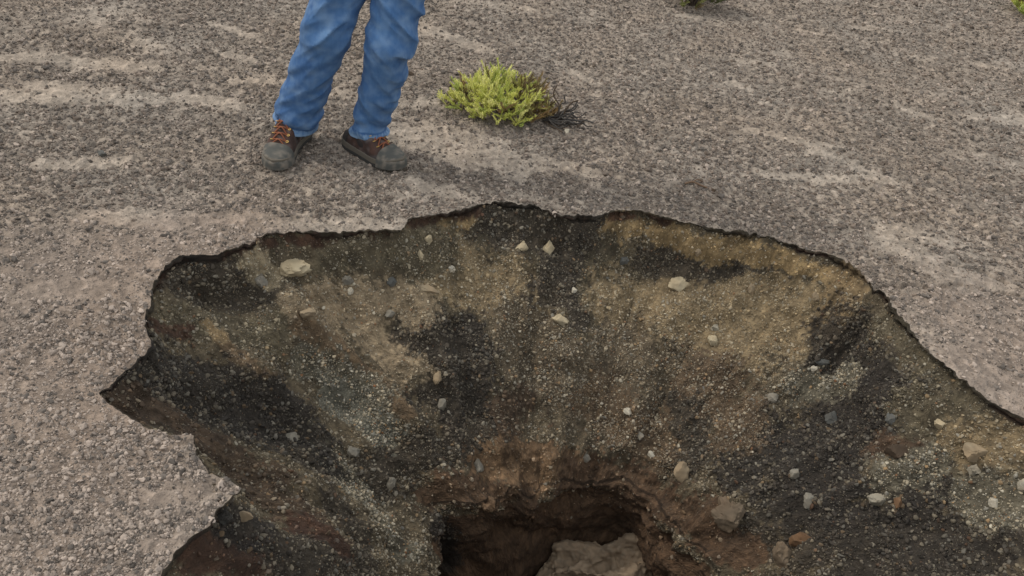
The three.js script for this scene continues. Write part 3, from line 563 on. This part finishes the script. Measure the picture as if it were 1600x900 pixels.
// ------------------------------------------------------------------ shrubs: woody stems, forked shoots set with short leaves
const leafMaterial = new THREE.MeshPhysicalMaterial({ vertexColors: true, roughness: 0.9, transmission: 0.22, thickness: 0, side: THREE.DoubleSide });
const barkMaterial = new THREE.MeshStandardMaterial({ color: lin(84, 72, 60), roughness: 1 });
const deadMaterial = new THREE.MeshStandardMaterial({ color: lin(70, 67, 64), roughness: 1 });
class Foliage {
  constructor() { this.p = []; this.c = []; this.i = []; }
  leaf(o, dir, side, len, wid, c) {               // a keeled leaf: two quads folded along the midrib
    const n = new THREE.Vector3().crossVectors(dir, side).normalize(), b = this.p.length / 3, pt = (t, s, u) => { const v = o.clone().addScaledVector(dir, len * t).addScaledVector(side, wid * s).addScaledVector(n, wid * u); this.p.push(v.x, v.y, v.z); const k = 0.9 + 0.2 * t; this.c.push(c.r * k, c.g * k, c.b * k); };
    pt(0, 0, 0); pt(0.45, 0.5, 0.22); pt(0.5, 0, -0.05); pt(0.45, -0.5, 0.22); pt(1, 0, 0.1);
    this.i.push(b, b + 1, b + 2, b, b + 2, b + 3, b + 1, b + 4, b + 2, b + 2, b + 4, b + 3);
  }
  stem(a, z, r0, r1, c) {
    const d = z.clone().sub(a).normalize(), u = new THREE.Vector3(0.3, 0.2, 0.9).cross(d).normalize(), w = u.clone().cross(d), b = this.p.length / 3, n = 5;
    for (const [q, r] of [[a, r0], [z, r1]]) for (let k = 0; k < n; k++) { const t = k / n * 6.2832, v = q.clone().addScaledVector(u, Math.cos(t) * r).addScaledVector(w, Math.sin(t) * r); this.p.push(v.x, v.y, v.z); this.c.push(c.r, c.g, c.b); }
    for (let k = 0; k < n; k++) { const e = (k + 1) % n; this.i.push(b + k, b + e, b + n + k, b + e, b + n + e, b + n + k); }
  }
  shoot(r, a, d, len, c, leaf) {                   // a short stem crowded with upward leaves
    const bend = new THREE.Vector3(r() - 0.5, 0.2 + r() * 0.3, r() - 0.5).multiplyScalar(0.6), steps = Math.max(4, Math.round(len / 0.006)); let p = a.clone(), dir = d.clone().normalize();
    for (let k = 0; k < steps; k++) {
      const q = p.clone().addScaledVector(dir, len / steps); this.stem(p, q, 0.0022, 0.002, c);
      for (let m = 0; m < 3; m++) { const t = k * 2.4 + m * 2.1 + r(), u = new THREE.Vector3(Math.cos(t), 0.1, Math.sin(t)), out = u.addScaledVector(dir, -u.dot(dir)).normalize(), ld = dir.clone().multiplyScalar(0.75).addScaledVector(out, 0.75).normalize(), f = 0.75 + 0.5 * r();
        this.leaf(q.clone().addScaledVector(out, 0.0015), ld, new THREE.Vector3().crossVectors(ld, dir).normalize(), leaf * (0.8 + 0.5 * r()), leaf * 0.42, { r: c.r * f, g: c.g * f, b: c.b * f }); }
      p = q; dir.addScaledVector(bend, 1.2 / steps).normalize();
    }
    return p;
  }
  build(name, m, parent) { const g = new THREE.BufferGeometry(); g.setAttribute('position', new THREE.Float32BufferAttribute(this.p, 3)); g.setAttribute('color', new THREE.Float32BufferAttribute(this.c, 3)); g.setIndex(this.i); g.computeVertexNormals(); return mesh(name, g, m, parent); }
}
function shrub({ at, label, seed, wide, deep, tall, shoots, dryShare, green, dry, leaf, dead }) {
  const root = base('shrub', ...at), r = rng(seed), fresh = new Foliage(), withered = new Foliage();
  const stems = Array.from({ length: 11 }, (_, i) => { const a = i / 11 * 6.28 + r() * 0.4, f = 0.45 + 0.3 * r(), e = new THREE.Vector3(Math.cos(a) * wide * f, tall * (0.35 + 0.25 * r()), Math.sin(a) * deep * f);
    const c = new THREE.CatmullRomCurve3([new THREE.Vector3(Math.cos(a) * 0.01, -0.02, Math.sin(a) * 0.01), new THREE.Vector3(e.x * 0.4, tall * 0.2, e.z * 0.4), e]); mesh('stem', new THREE.TubeGeometry(c, 10, 0.0045, 6), barkMaterial, root); return c; });
  for (let i = 0; i < shoots; i++) {
    const a = r() * 6.2832, f = Math.sqrt(r()), rim = 0.78 + 0.3 * fbm(Math.cos(a) * 1.7 + seed, Math.sin(a) * 1.7, 2.5, 2), x = Math.cos(a) * wide * f * rim, z = Math.sin(a) * deep * f * rim;
    const top = tall * (1 - 0.72 * f * f) * (0.55 + 0.45 * r()) * (1 + 0.35 * noise(x * 9 + seed, 2, z * 9)), len = 0.04 + 0.06 * r();
    const d = new THREE.Vector3(x / wide * 1.1 + (r() - 0.5) * 1.3, 0.4 + 0.4 * r(), z / deep * 1.1 + (r() - 0.5) * 1.3).normalize();
    const isDry = r() < dryShare(x / wide, z / deep), F = isDry ? withered : fresh, pal = isDry ? dry : green, c = pal[Math.floor(r() * pal.length)];
    const tip = new THREE.Vector3(x, Math.max(0.012, top - len * 0.5), z), from = stems[Math.floor(r() * 11)].getPoint(0.5 + 0.5 * r());
    let near = stems[0].getPoint(0.7), best = 9; for (const s of stems) for (const t of [0.4, 0.7, 1]) { const q = s.getPoint(t), e = q.distanceTo(tip); if (e < best) { best = e; near = q; } }
    F.stem(near, tip, 0.0022, 0.0018, { r: c.r * 0.55, g: c.g * 0.45, b: c.b * 0.5 });
    const end = F.shoot(r, tip, d, len, c, leaf);
    for (let k = 0; k < 1 + 2 * r(); k++) F.shoot(r, tip.clone().lerp(end, 0.3 + 0.6 * r()), d.clone().add(new THREE.Vector3(r() - 0.5, 0.3 * r(), r() - 0.5).multiplyScalar(2.2)).normalize(), len * (0.35 + 0.4 * r()), c, leaf);
  }
  if (fresh.i.length) tag(fresh.build('foliage', leafMaterial, root), 'fresh shoots crowded with short leaves');
  if (withered.i.length) tag(withered.build('dry_foliage', leafMaterial, root), 'withered olive brown shoots');
  for (const [x, y, z, dx, dy, dz, n] of dead) {
    for (let k = 0; k < n; k++) { const pts = [new THREE.Vector3(x, y, z)]; const e = new THREE.Vector3(dx, dy, dz).add(new THREE.Vector3(r() - 0.5, (r() - 0.4) * 0.6, r() - 0.5).multiplyScalar(0.13));
      for (let m = 1; m <= 4; m++) pts.push(new THREE.Vector3(x, y, z).addScaledVector(e, m / 4).add(new THREE.Vector3(r() - 0.5, r() - 0.5, r() - 0.5).multiplyScalar(0.028)));
      pts.forEach((q) => { q.y = Math.max(q.y, 0.008); }); mesh('dead_branch', new THREE.TubeGeometry(new THREE.CatmullRomCurve3(pts), 12, 0.002 + 0.0022 * r(), 5), k % 3 ? deadMaterial : barkMaterial, root); }
  }
  return tag(root, label, 'shrub', 'low shrubs growing on the ash');
}
const limes = [lin(214, 216, 112), lin(224, 224, 132), lin(202, 208, 104), lin(232, 230, 150), lin(178, 190, 96)], olives = [lin(122, 108, 60), lin(138, 118, 68), lin(108, 92, 54), lin(150, 122, 74), lin(156, 152, 78)];
shrub({ at: [-0.165, groundHeight(-0.165, -3.31) - 0.004, -3.31], label: 'low spreading yellow-green shrub with a withered side beside the standing person', seed: 31, wide: 0.25, deep: 0.21, tall: 0.15, shoots: 270, dryShare: (x, z) => smooth(0.15, 0.6, x - 0.2 * z) * 0.85 + 0.05, green: limes, dry: olives, leaf: 0.008,
  dead: [[0.2, 0.015, 0.05, 0.13, 0.03, 0.02, 12], [0.26, 0.02, 0.05, 0.02, 0.09, 0.0, 7], [0.2, 0.012, 0.07, 0.1, 0.0, 0.05, 5], [0.3, 0.01, 0.06, 0.1, 0.02, 0.06, 3]] });
const deep = [lin(88, 96, 46), lin(104, 110, 54), lin(74, 82, 42), lin(120, 124, 62)];
shrub({ at: [0.88, groundHeight(0.88, -5.18), -5.18], label: 'dark shrub cut off by the top of the picture', seed: 47, wide: 0.2, deep: 0.2, tall: 0.36, shoots: 130, dryShare: () => 0.25, green: deep, dry: olives, leaf: 0.013, dead: [[0, 0.01, 0, 0.05, 0.1, 0.03, 7], [0, 0.01, 0, -0.07, 0.08, 0.03, 6]] });
shrub({ at: [3.47, groundHeight(3.47, -5.98), -5.98], label: 'small yellow-green shrub in the far corner of the ash flat', seed: 59, wide: 0.24, deep: 0.2, tall: 0.2, shoots: 130, dryShare: () => 0.2, green: limes, dry: olives, leaf: 0.013, dead: [] });
// ------------------------------------------------------------------ the standing person
const V = (x, y, z) => new THREE.Vector3(x, y, z);
function sdfMesh(fn, lo, hi, res) {               // meshes the zero level of a distance field inside a box
  const mc = new MarchingCubes(res, new THREE.MeshBasicMaterial(), false, false, 260000), n = res; mc.isolation = 0;
  const h = n / 2, ext = [0, 1, 2].map((k) => (hi[k] - lo[k]) / 2), cen = [0, 1, 2].map((k) => (hi[k] + lo[k]) / 2);
  for (let z = 0; z < n; z++) for (let y = 0; y < n; y++) for (let x = 0; x < n; x++) mc.field[x + y * n + z * n * n] = -fn(cen[0] + (x - h) / h * ext[0], cen[1] + (y - h) / h * ext[1], cen[2] + (z - h) / h * ext[2]);
  mc.update();
  const c = mc.count, p = new Float32Array(c * 3); for (let i = 0; i < c; i++) for (let k = 0; k < 3; k++) p[i * 3 + k] = cen[k] + mc.positionArray[i * 3 + k] * ext[k];
  const g = new THREE.BufferGeometry(); g.setAttribute('position', new THREE.BufferAttribute(p, 3)); const m = mergeVertices(g, 2e-4); m.computeVertexNormals(); return m;
}
function cone(x, y, z, a, b, ra, rb) {            // rounded tapered limb
  const dx = b.x - a.x, dy = b.y - a.y, dz = b.z - a.z, t = clamp(((x - a.x) * dx + (y - a.y) * dy + (z - a.z) * dz) / (dx * dx + dy * dy + dz * dz));
  return Math.hypot(x - a.x - dx * t, y - a.y - dy * t, z - a.z - dz * t) - mix(ra, rb, t);
}
const smin = (a, b, k) => { const h = clamp(0.5 + 0.5 * (b - a) / k); return mix(b, a, h) - k * h * (1 - h); };
const person = base('person', -0.77, 0, -2.78);
const at = (x, y, z) => V(x + 0.77, y, z + 2.78);  // joints are measured in the place, the figure is built about its base
const J = { ankR: at(-0.932, 0.07, -2.772), kneR: at(-0.782, 0.47, -2.735), hipR: at(-0.635, 0.90, -2.84), ankL: at(-0.638, 0.07, -2.785), kneL: at(-0.548, 0.48, -2.735), hipL: at(-0.485, 0.90, -2.84),
  waist: at(-0.55, 1.06, -2.85), chest: at(-0.56, 1.34, -2.84), neck: at(-0.55, 1.52, -2.83), head: at(-0.54, 1.68, -2.80), shR: at(-0.74, 1.44, -2.85), shL: at(-0.37, 1.45, -2.84), elR: at(-0.87, 1.18, -2.90), elL: at(-0.27, 1.18, -2.90), haR: at(-0.755, 0.98, -2.77), haL: at(-0.44, 0.98, -2.77) };
function leg(x, y, z, hem, knee, hip, seed, hemTilt) {
  let d = smin(cone(x, y, z, hem, knee, seed > 2 ? 0.066 : 0.077, 0.079), cone(x, y, z, knee, hip, 0.079, 0.112), 0.02);
  if (d > 0.05) return d;
  const t = clamp((y - hem.y) / (knee.y - hem.y)), cx = mix(hem.x, knee.x, t), cz = mix(hem.z, knee.z, t), phi = Math.atan2(z - cz, x - cx), up = y - hem.y, s1 = Math.sin(phi + seed), s2 = Math.sin(phi * 2 + seed * 2);
  const stack = smooth(0.0, 0.03, up) * (1 - smooth(0.05, 0.16, up));          // cloth piled up over the boot
  d -= stack * (0.0065 * Math.sin(up * 88 + 2.2 * s1 + 3.0 * noise(x * 9, y * 9, z * 9 + seed)) + (seed > 2 ? 0.0 : 0.009));
  const lean = seed > 2 ? -1 : 1, along = y * 0.75 + (x - cx) * lean * 1.1, cross = y - (x - cx) * lean * 0.9, wr = 1 - 2 * Math.abs(noise(along * 3 + seed * 2, cross * 9.5, z * 3.5)), wr2 = 1 - 2.4 * Math.abs(noise(along * 6, cross * 17 + seed, z * 6));
  d -= 0.0135 * (wr - 0.4) * smooth(0.03, 0.15, up) * (0.5 + clamp(0.6 + 1.2 * noise(x * 5, y * 6, z * 5 + seed))) + 0.0045 * (wr2 - 0.5);
  d -= 0.003 * Math.sin(up * 31 + s1 * 2.2 + s2) * smooth(0.2, 0.34, up) * (1 - smooth(0.5, 0.62, up));   // folds about the knee
  d -= 0.012 * (1 - smooth(0, 0.05, up));                                       // hem opens out
  return Math.max(d, hem.y + 0.022 + hemTilt * (x - hem.x) + 0.006 * s2 - y);
}
function jeansField(x, y, z) {
  const l = leg(x, y, z, J.ankL, J.kneL, J.hipL, 3.1, 0.05), r = leg(x, y, z, J.ankR, J.kneR, J.hipR, 1.2, -0.22);
  const ex = (x - (J.hipR.x + J.hipL.x) / 2) / 0.185, ey = (y - 0.95) / 0.15, ez = (z - J.hipR.z) / 0.13, pel = (Math.hypot(ex, ey, ez) - 1) * 0.13;
  let d = Math.min(l, r); d = smin(d, pel, 0.03 + 0.03 * smooth(0.7, 0.85, y)); return Math.max(d, y - 1.03);
}
const jeansGeometry = sdfMesh(jeansField, [-0.30, 0.03, -0.24], [0.42, 1.08, 0.26], 150);
{
  const p = jeansGeometry.attributes.position, col = new Float32Array(p.count * 3), deepBlue = lin(50, 88, 136), mid = lin(82, 122, 168), worn = lin(134, 162, 190);
  for (let i = 0; i < p.count; i++) { const x = p.getX(i), y = p.getY(i), z = p.getZ(i), isR = x < mix(-0.02, 0.16, clamp((y - 0.07) / 0.85)), hem = isR ? J.ankR.y + 0.022 - 0.22 * (x - J.ankR.x) : J.ankL.y + 0.022 + 0.05 * (x - J.ankL.x);
    const up = y - hem, thread = noise(x * 120, y * 9, z * 120), slub = noise(x * 300, y * 300, z * 300);
    let t = clamp(0.25 + 0.55 * fbm(x * 7, y * 4, z * 7, 3) + 0.22 * thread + 0.2 * slub + 0.3 * smooth(0.3, 0.62, y) * smooth(0, 0.06, z - 0.02)), w = clamp(0.35 * fbm(x * 22, y * 30, z * 22, 3) + 0.12);
    if (up < 0.028) w = clamp(0.4 + 0.6 * noise(x * 160, y * 60, z * 160)); if (up < 0.006) w = 0.75; if (up > 0.024 && up < 0.03) { w = 0; t = 0; }
    col.set([mix(mix(deepBlue.r, mid.r, t), worn.r, w), mix(mix(deepBlue.g, mid.g, t), worn.g, w), mix(mix(deepBlue.b, mid.b, t), worn.b, w)], i * 3); }
  jeansGeometry.setAttribute('color', new THREE.BufferAttribute(col, 3));
}
tag(mesh('jeans', jeansGeometry, new THREE.MeshStandardMaterial({ vertexColors: true, roughness: 0.92 }), person), 'loose faded blue jeans bunched over the boots');
{
  const body = sdfMesh((x, y, z) => {
    let d = cone(x, y, z, J.ankR, J.kneR, 0.042, 0.052); d = smin(d, cone(x, y, z, J.kneR, J.hipR, 0.055, 0.075), 0.02); let e = smin(cone(x, y, z, J.ankL, J.kneL, 0.042, 0.052), cone(x, y, z, J.kneL, J.hipL, 0.055, 0.075), 0.02); d = Math.min(d, e);
    d = smin(d, cone(x, y, z, at(-0.615, 0.96, -2.85), J.chest, 0.10, 0.115), 0.05); d = smin(d, cone(x, y, z, J.chest, J.neck, 0.11, 0.055), 0.05); d = smin(d, cone(x, y, z, J.neck, J.head, 0.056, 0.06), 0.02);
    for (const [s, el, h] of [[J.shR, J.elR, J.haR], [J.shL, J.elL, J.haL]]) { d = smin(d, cone(x, y, z, J.chest, s, 0.08, 0.052), 0.03); d = smin(d, cone(x, y, z, s, el, 0.05, 0.04), 0.02); d = smin(d, cone(x, y, z, el, h, 0.04, 0.028), 0.02); }
    const hx = x - J.head.x, hy = y - J.head.y, hz = z - J.head.z; d = smin(d, (Math.hypot(hx / 0.077, hy / 0.112, hz / 0.096) - 1) * 0.08, 0.03);
    d = smin(d, Math.hypot(hx, (hy + 0.075) * 1.1, hz - 0.055) - 0.035, 0.03);                                     // jaw
    d = smin(d, cone(x, y, z, V(J.head.x, J.head.y + 0.005, J.head.z + 0.094), V(J.head.x, J.head.y - 0.032, J.head.z + 0.112), 0.008, 0.014), 0.012);   // nose
    for (const s of [-1, 1]) { d = smin(d, Math.hypot((hx - s * 0.078) / 0.5, hy + 0.01, hz + 0.005) - 0.03, 0.008); d = Math.max(d, -(Math.hypot(hx - s * 0.032, hy - 0.008, hz - 0.105) - 0.018)); }
    return d;
  }, [-0.22, 0.02, -0.25], [0.6, 1.84, 0.22], 120);
  mesh('body', body, new THREE.MeshStandardMaterial({ color: lin(196, 152, 124), roughness: 0.6 }), person);
  const jacket = sdfMesh((x, y, z) => {
    let d = cone(x, (y - 1.0) * 1 + 1.0, z, at(-0.615, 0.99, -2.85), J.chest, 0.145, 0.135); const cx = x - J.chest.x; d = smin(d, cone(x, y, z, J.shR, J.shL, 0.07, 0.07), 0.06); d = smin(d, cone(x, y, z, J.chest, J.neck, 0.12, 0.07), 0.04);
    for (const [s, el, h] of [[J.shR, J.elR, J.haR], [J.shL, J.elL, J.haL]]) { d = smin(d, cone(x, y, z, s, el, 0.068, 0.056), 0.03); d = smin(d, cone(x, y, z, el, h, 0.056, 0.046), 0.02); }
    d -= 0.006 * noise(x * 14, y * 18, z * 14); return Math.max(d, 0.93 - y, y - 1.545);
  }, [-0.22, 0.9, -0.25], [0.62, 1.6, 0.22], 90);
  mesh('jacket', jacket, new THREE.MeshStandardMaterial({ color: lin(62, 70, 74), roughness: 0.9 }), person);
  const hair = sdfMesh((x, y, z) => { const hx = x - J.head.x, hy = y - J.head.y, hz = z - J.head.z; const d = (Math.hypot(hx / 0.086, (hy - 0.012) / 0.114, (hz + 0.008) / 0.104) - 1) * 0.085 + 0.004 * noise(x * 50, y * 50, z * 50); return Math.max(d, hz * 0.9 - hy * 0.75 - 0.012, -0.06 - hy); }, [J.head.x - 0.12, J.head.y - 0.12, J.head.z - 0.14], [J.head.x + 0.12, J.head.y + 0.15, J.head.z + 0.14], 48);
  mesh('hair', hair, new THREE.MeshStandardMaterial({ color: lin(74, 62, 52), roughness: 0.8 }), person);
}
const upperMaterial = new THREE.MeshStandardMaterial({ vertexColors: true, roughness: 0.85 }), soleMaterial = new THREE.MeshStandardMaterial({ color: lin(96, 90, 80), roughness: 0.95 }), laceMaterial = new THREE.MeshStandardMaterial({ color: lin(132, 78, 52), roughness: 0.8 }), eyeMaterial = new THREE.MeshStandardMaterial({ color: lin(190, 156, 88), roughness: 0.45, metalness: 0.3 }), treadMaterial = new THREE.MeshStandardMaterial({ color: lin(54, 53, 50), roughness: 0.95 }), panelMaterial = new THREE.MeshStandardMaterial({ color: lin(48, 42, 40), roughness: 0.95 });
function boot(heel, toe) {                         // x runs from heel to toe, z across; metres
  const width = (x) => curve([[0, 0.026], [0.012, 0.036], [0.04, 0.041], [0.1, 0.039], [0.15, 0.042], [0.2, 0.049], [0.245, 0.047], [0.275, 0.036], [0.292, 0.02], [0.3, 0.004]], x);
  const height = (x) => curve([[0, 0.055], [0.01, 0.066], [0.045, 0.078], [0.08, 0.125], [0.115, 0.145], [0.14, 0.13], [0.18, 0.1], [0.215, 0.071], [0.25, 0.055], [0.275, 0.045], [0.292, 0.035], [0.3, 0.027]], x);
  const skew = (x) => 0.012 * Math.sin(x / 0.3 * Math.PI) ;
  const loft = (x0, x1, grow, cut, n = 36, m = 20, low = 0.02) => {
    const p = [], id = []; for (let i = 0; i <= n; i++) { const x = mix(x0, x1, i / n), w = i === n && grow > 0.002 && x1 > 0.29 ? 0 : width(x) + grow, h = height(x) + grow - low; for (let j = 0; j <= m; j++) { const a = (j / m - 0.5) * Math.PI * cut, k = Math.sign(Math.sin(a)) * Math.pow(Math.abs(Math.sin(a)), 0.62), q = Math.pow(Math.max(0, Math.cos(a)), 0.8); p.push(x + (grow > 0.004 ? grow * (x - x0) / (x1 - x0) : 0), low + h * q, skew(x) + w * k * (1 - 0.28 * smooth(0.07, 0.14, h * q))); } }
    for (let i = 0; i < n; i++) for (let j = 0; j < m; j++) { const a = i * (m + 1) + j, b = a + m + 1; id.push(a, a + 1, b, a + 1, b + 1, b); }
    const g = new THREE.BufferGeometry(); g.setAttribute('position', new THREE.Float32BufferAttribute(p, 3)); g.setIndex(id); g.computeVertexNormals(); return g;
  };
  const upper = loft(0, 0.3, 0, 1, 60, 32), c = new Float32Array(upper.attributes.position.count * 3), brown = lin(80, 55, 45), dark = lin(50, 40, 37);
  for (let i = 0; i < c.length / 3; i++) { const x = upper.attributes.position.getX(i), y = upper.attributes.position.getY(i), z = upper.attributes.position.getZ(i), t = clamp(0.5 + 0.7 * fbm(x * 30, y * 30, z * 30, 3) + (y < 0.05 ? 0.3 : 0)), d = 0.12 * clamp(noise(x * 40, y * 40, z * 40)); c.set([mix(brown.r, dark.r, t) + d, mix(brown.g, dark.g, t) + d, mix(brown.b, dark.b, t) + d], i * 3); }
  upper.setAttribute('color', new THREE.BufferAttribute(c, 3));
  const b = mesh('boot', upper, upperMaterial, person); tag(b, 'brown hiking boot with grey rubber toe cap');
  const outline = (grow) => { const s = new THREE.Shape(), pts = []; for (let i = 0; i <= 30; i++) { const x = 0.3 * i / 30; pts.push([x, skew(x) + width(x) + grow]); } for (let i = 30; i >= 0; i--) { const x = 0.3 * i / 30; pts.push([x, skew(x) - width(x) - grow]); } s.setFromPoints(pts.map(([x, z]) => new THREE.Vector2(x, -z))); return s; };
  const slab = (grow, y0, y1) => { const g = new THREE.ExtrudeGeometry(outline(grow), { depth: y1 - y0 - 0.006, bevelEnabled: true, bevelSize: 0.004, bevelThickness: 0.003, bevelSegments: 2 }); g.rotateX(-Math.PI / 2); g.translate(0, y0 + 0.003, 0); const p = g.attributes.position; for (let i = 0; i < p.count; i++) { const x = p.getX(i); p.setY(i, p.getY(i) + 0.012 * smooth(0.22, 0.3, x) + 0.006 * (1 - smooth(0, 0.1, x)) * (p.getY(i) > 0.02 ? 1 : 0)); } g.computeVertexNormals(); return g; };
  mesh('midsole', slab(-0.0005, 0.014, 0.036), soleMaterial, b); mesh('outsole', slab(-0.001, 0.0, 0.0155), treadMaterial, b);
  const cap = loft(0.224, 0.3, 0.0075, 1, 30, 24, 0.007), cc = new Float32Array(cap.attributes.position.count * 3), rubber = lin(74, 75, 71), dusty = lin(124, 116, 105);
  for (let i = 0; i < cc.length / 3; i++) { const q = cap.attributes.position, x = q.getX(i), y = q.getY(i), z = q.getZ(i), t = clamp(0.2 + 0.9 * fbm(x * 45, y * 45, z * 45, 3)); cc.set([mix(rubber.r, dusty.r, t), mix(rubber.g, dusty.g, t), mix(rubber.b, dusty.b, t)], i * 3); }
  cap.setAttribute('color', new THREE.BufferAttribute(cc, 3)); mesh('toe_cap', cap, upperMaterial, b);
  mesh('heel_panel', loft(0.0, 0.045, 0.002, 1), panelMaterial, b);
  for (const s of [-1, 1]) { const p = new THREE.SphereGeometry(1, 14, 10); p.scale(0.026, 0.017, 0.006); const o = mesh('side_panel', p, panelMaterial, b); o.position.set(0.13, 0.062, skew(0.13) + s * 0.036); o.rotation.z = -0.35; }
  for (let k = 0; k < 6; k++) { const x = 0.108 + k * 0.0195, y = height(x) + 0.003, w = 0.019 + 0.001 * k; for (const s of [-1, 1]) {
      const q = new THREE.CatmullRomCurve3([V(x, y - 0.008, skew(x) + s * w), V(x + 0.008, y + 0.003, skew(x)), V(x + 0.0185, height(x + 0.0185) - 0.004, skew(x) - s * w)]); mesh('lace', new THREE.TubeGeometry(q, 10, 0.0026, 6), laceMaterial, b);
      const e = new THREE.TorusGeometry(0.004, 0.002, 6, 12); const o = mesh('eyelet', e, eyeMaterial, b); o.position.set(x, y - 0.006, skew(x) + s * (w + 0.002)); o.rotation.set(Math.PI / 2, s * 0.5, 0); } }
  const tongue = loft(0.085, 0.13, 0.006, 0.42, 8, 8); mesh('tongue', tongue, panelMaterial, b);
  const dx = toe[0] - heel[0], dz = toe[1] - heel[1], L = Math.hypot(dx, dz); b.position.set(heel[0] + 0.77, 0.006, heel[1] + 2.78); b.rotation.y = Math.atan2(-dz, dx); b.scale.set(L / 0.3, 1.0, 1.14); return b;
}
boot([-0.915, -2.845], [-0.935, -2.54]); boot([-0.728, -2.828], [-0.482, -2.682]);
tag(person, 'person in blue jeans and brown hiking boots standing beyond the hole', 'person');
renderer.render(scene, camera);
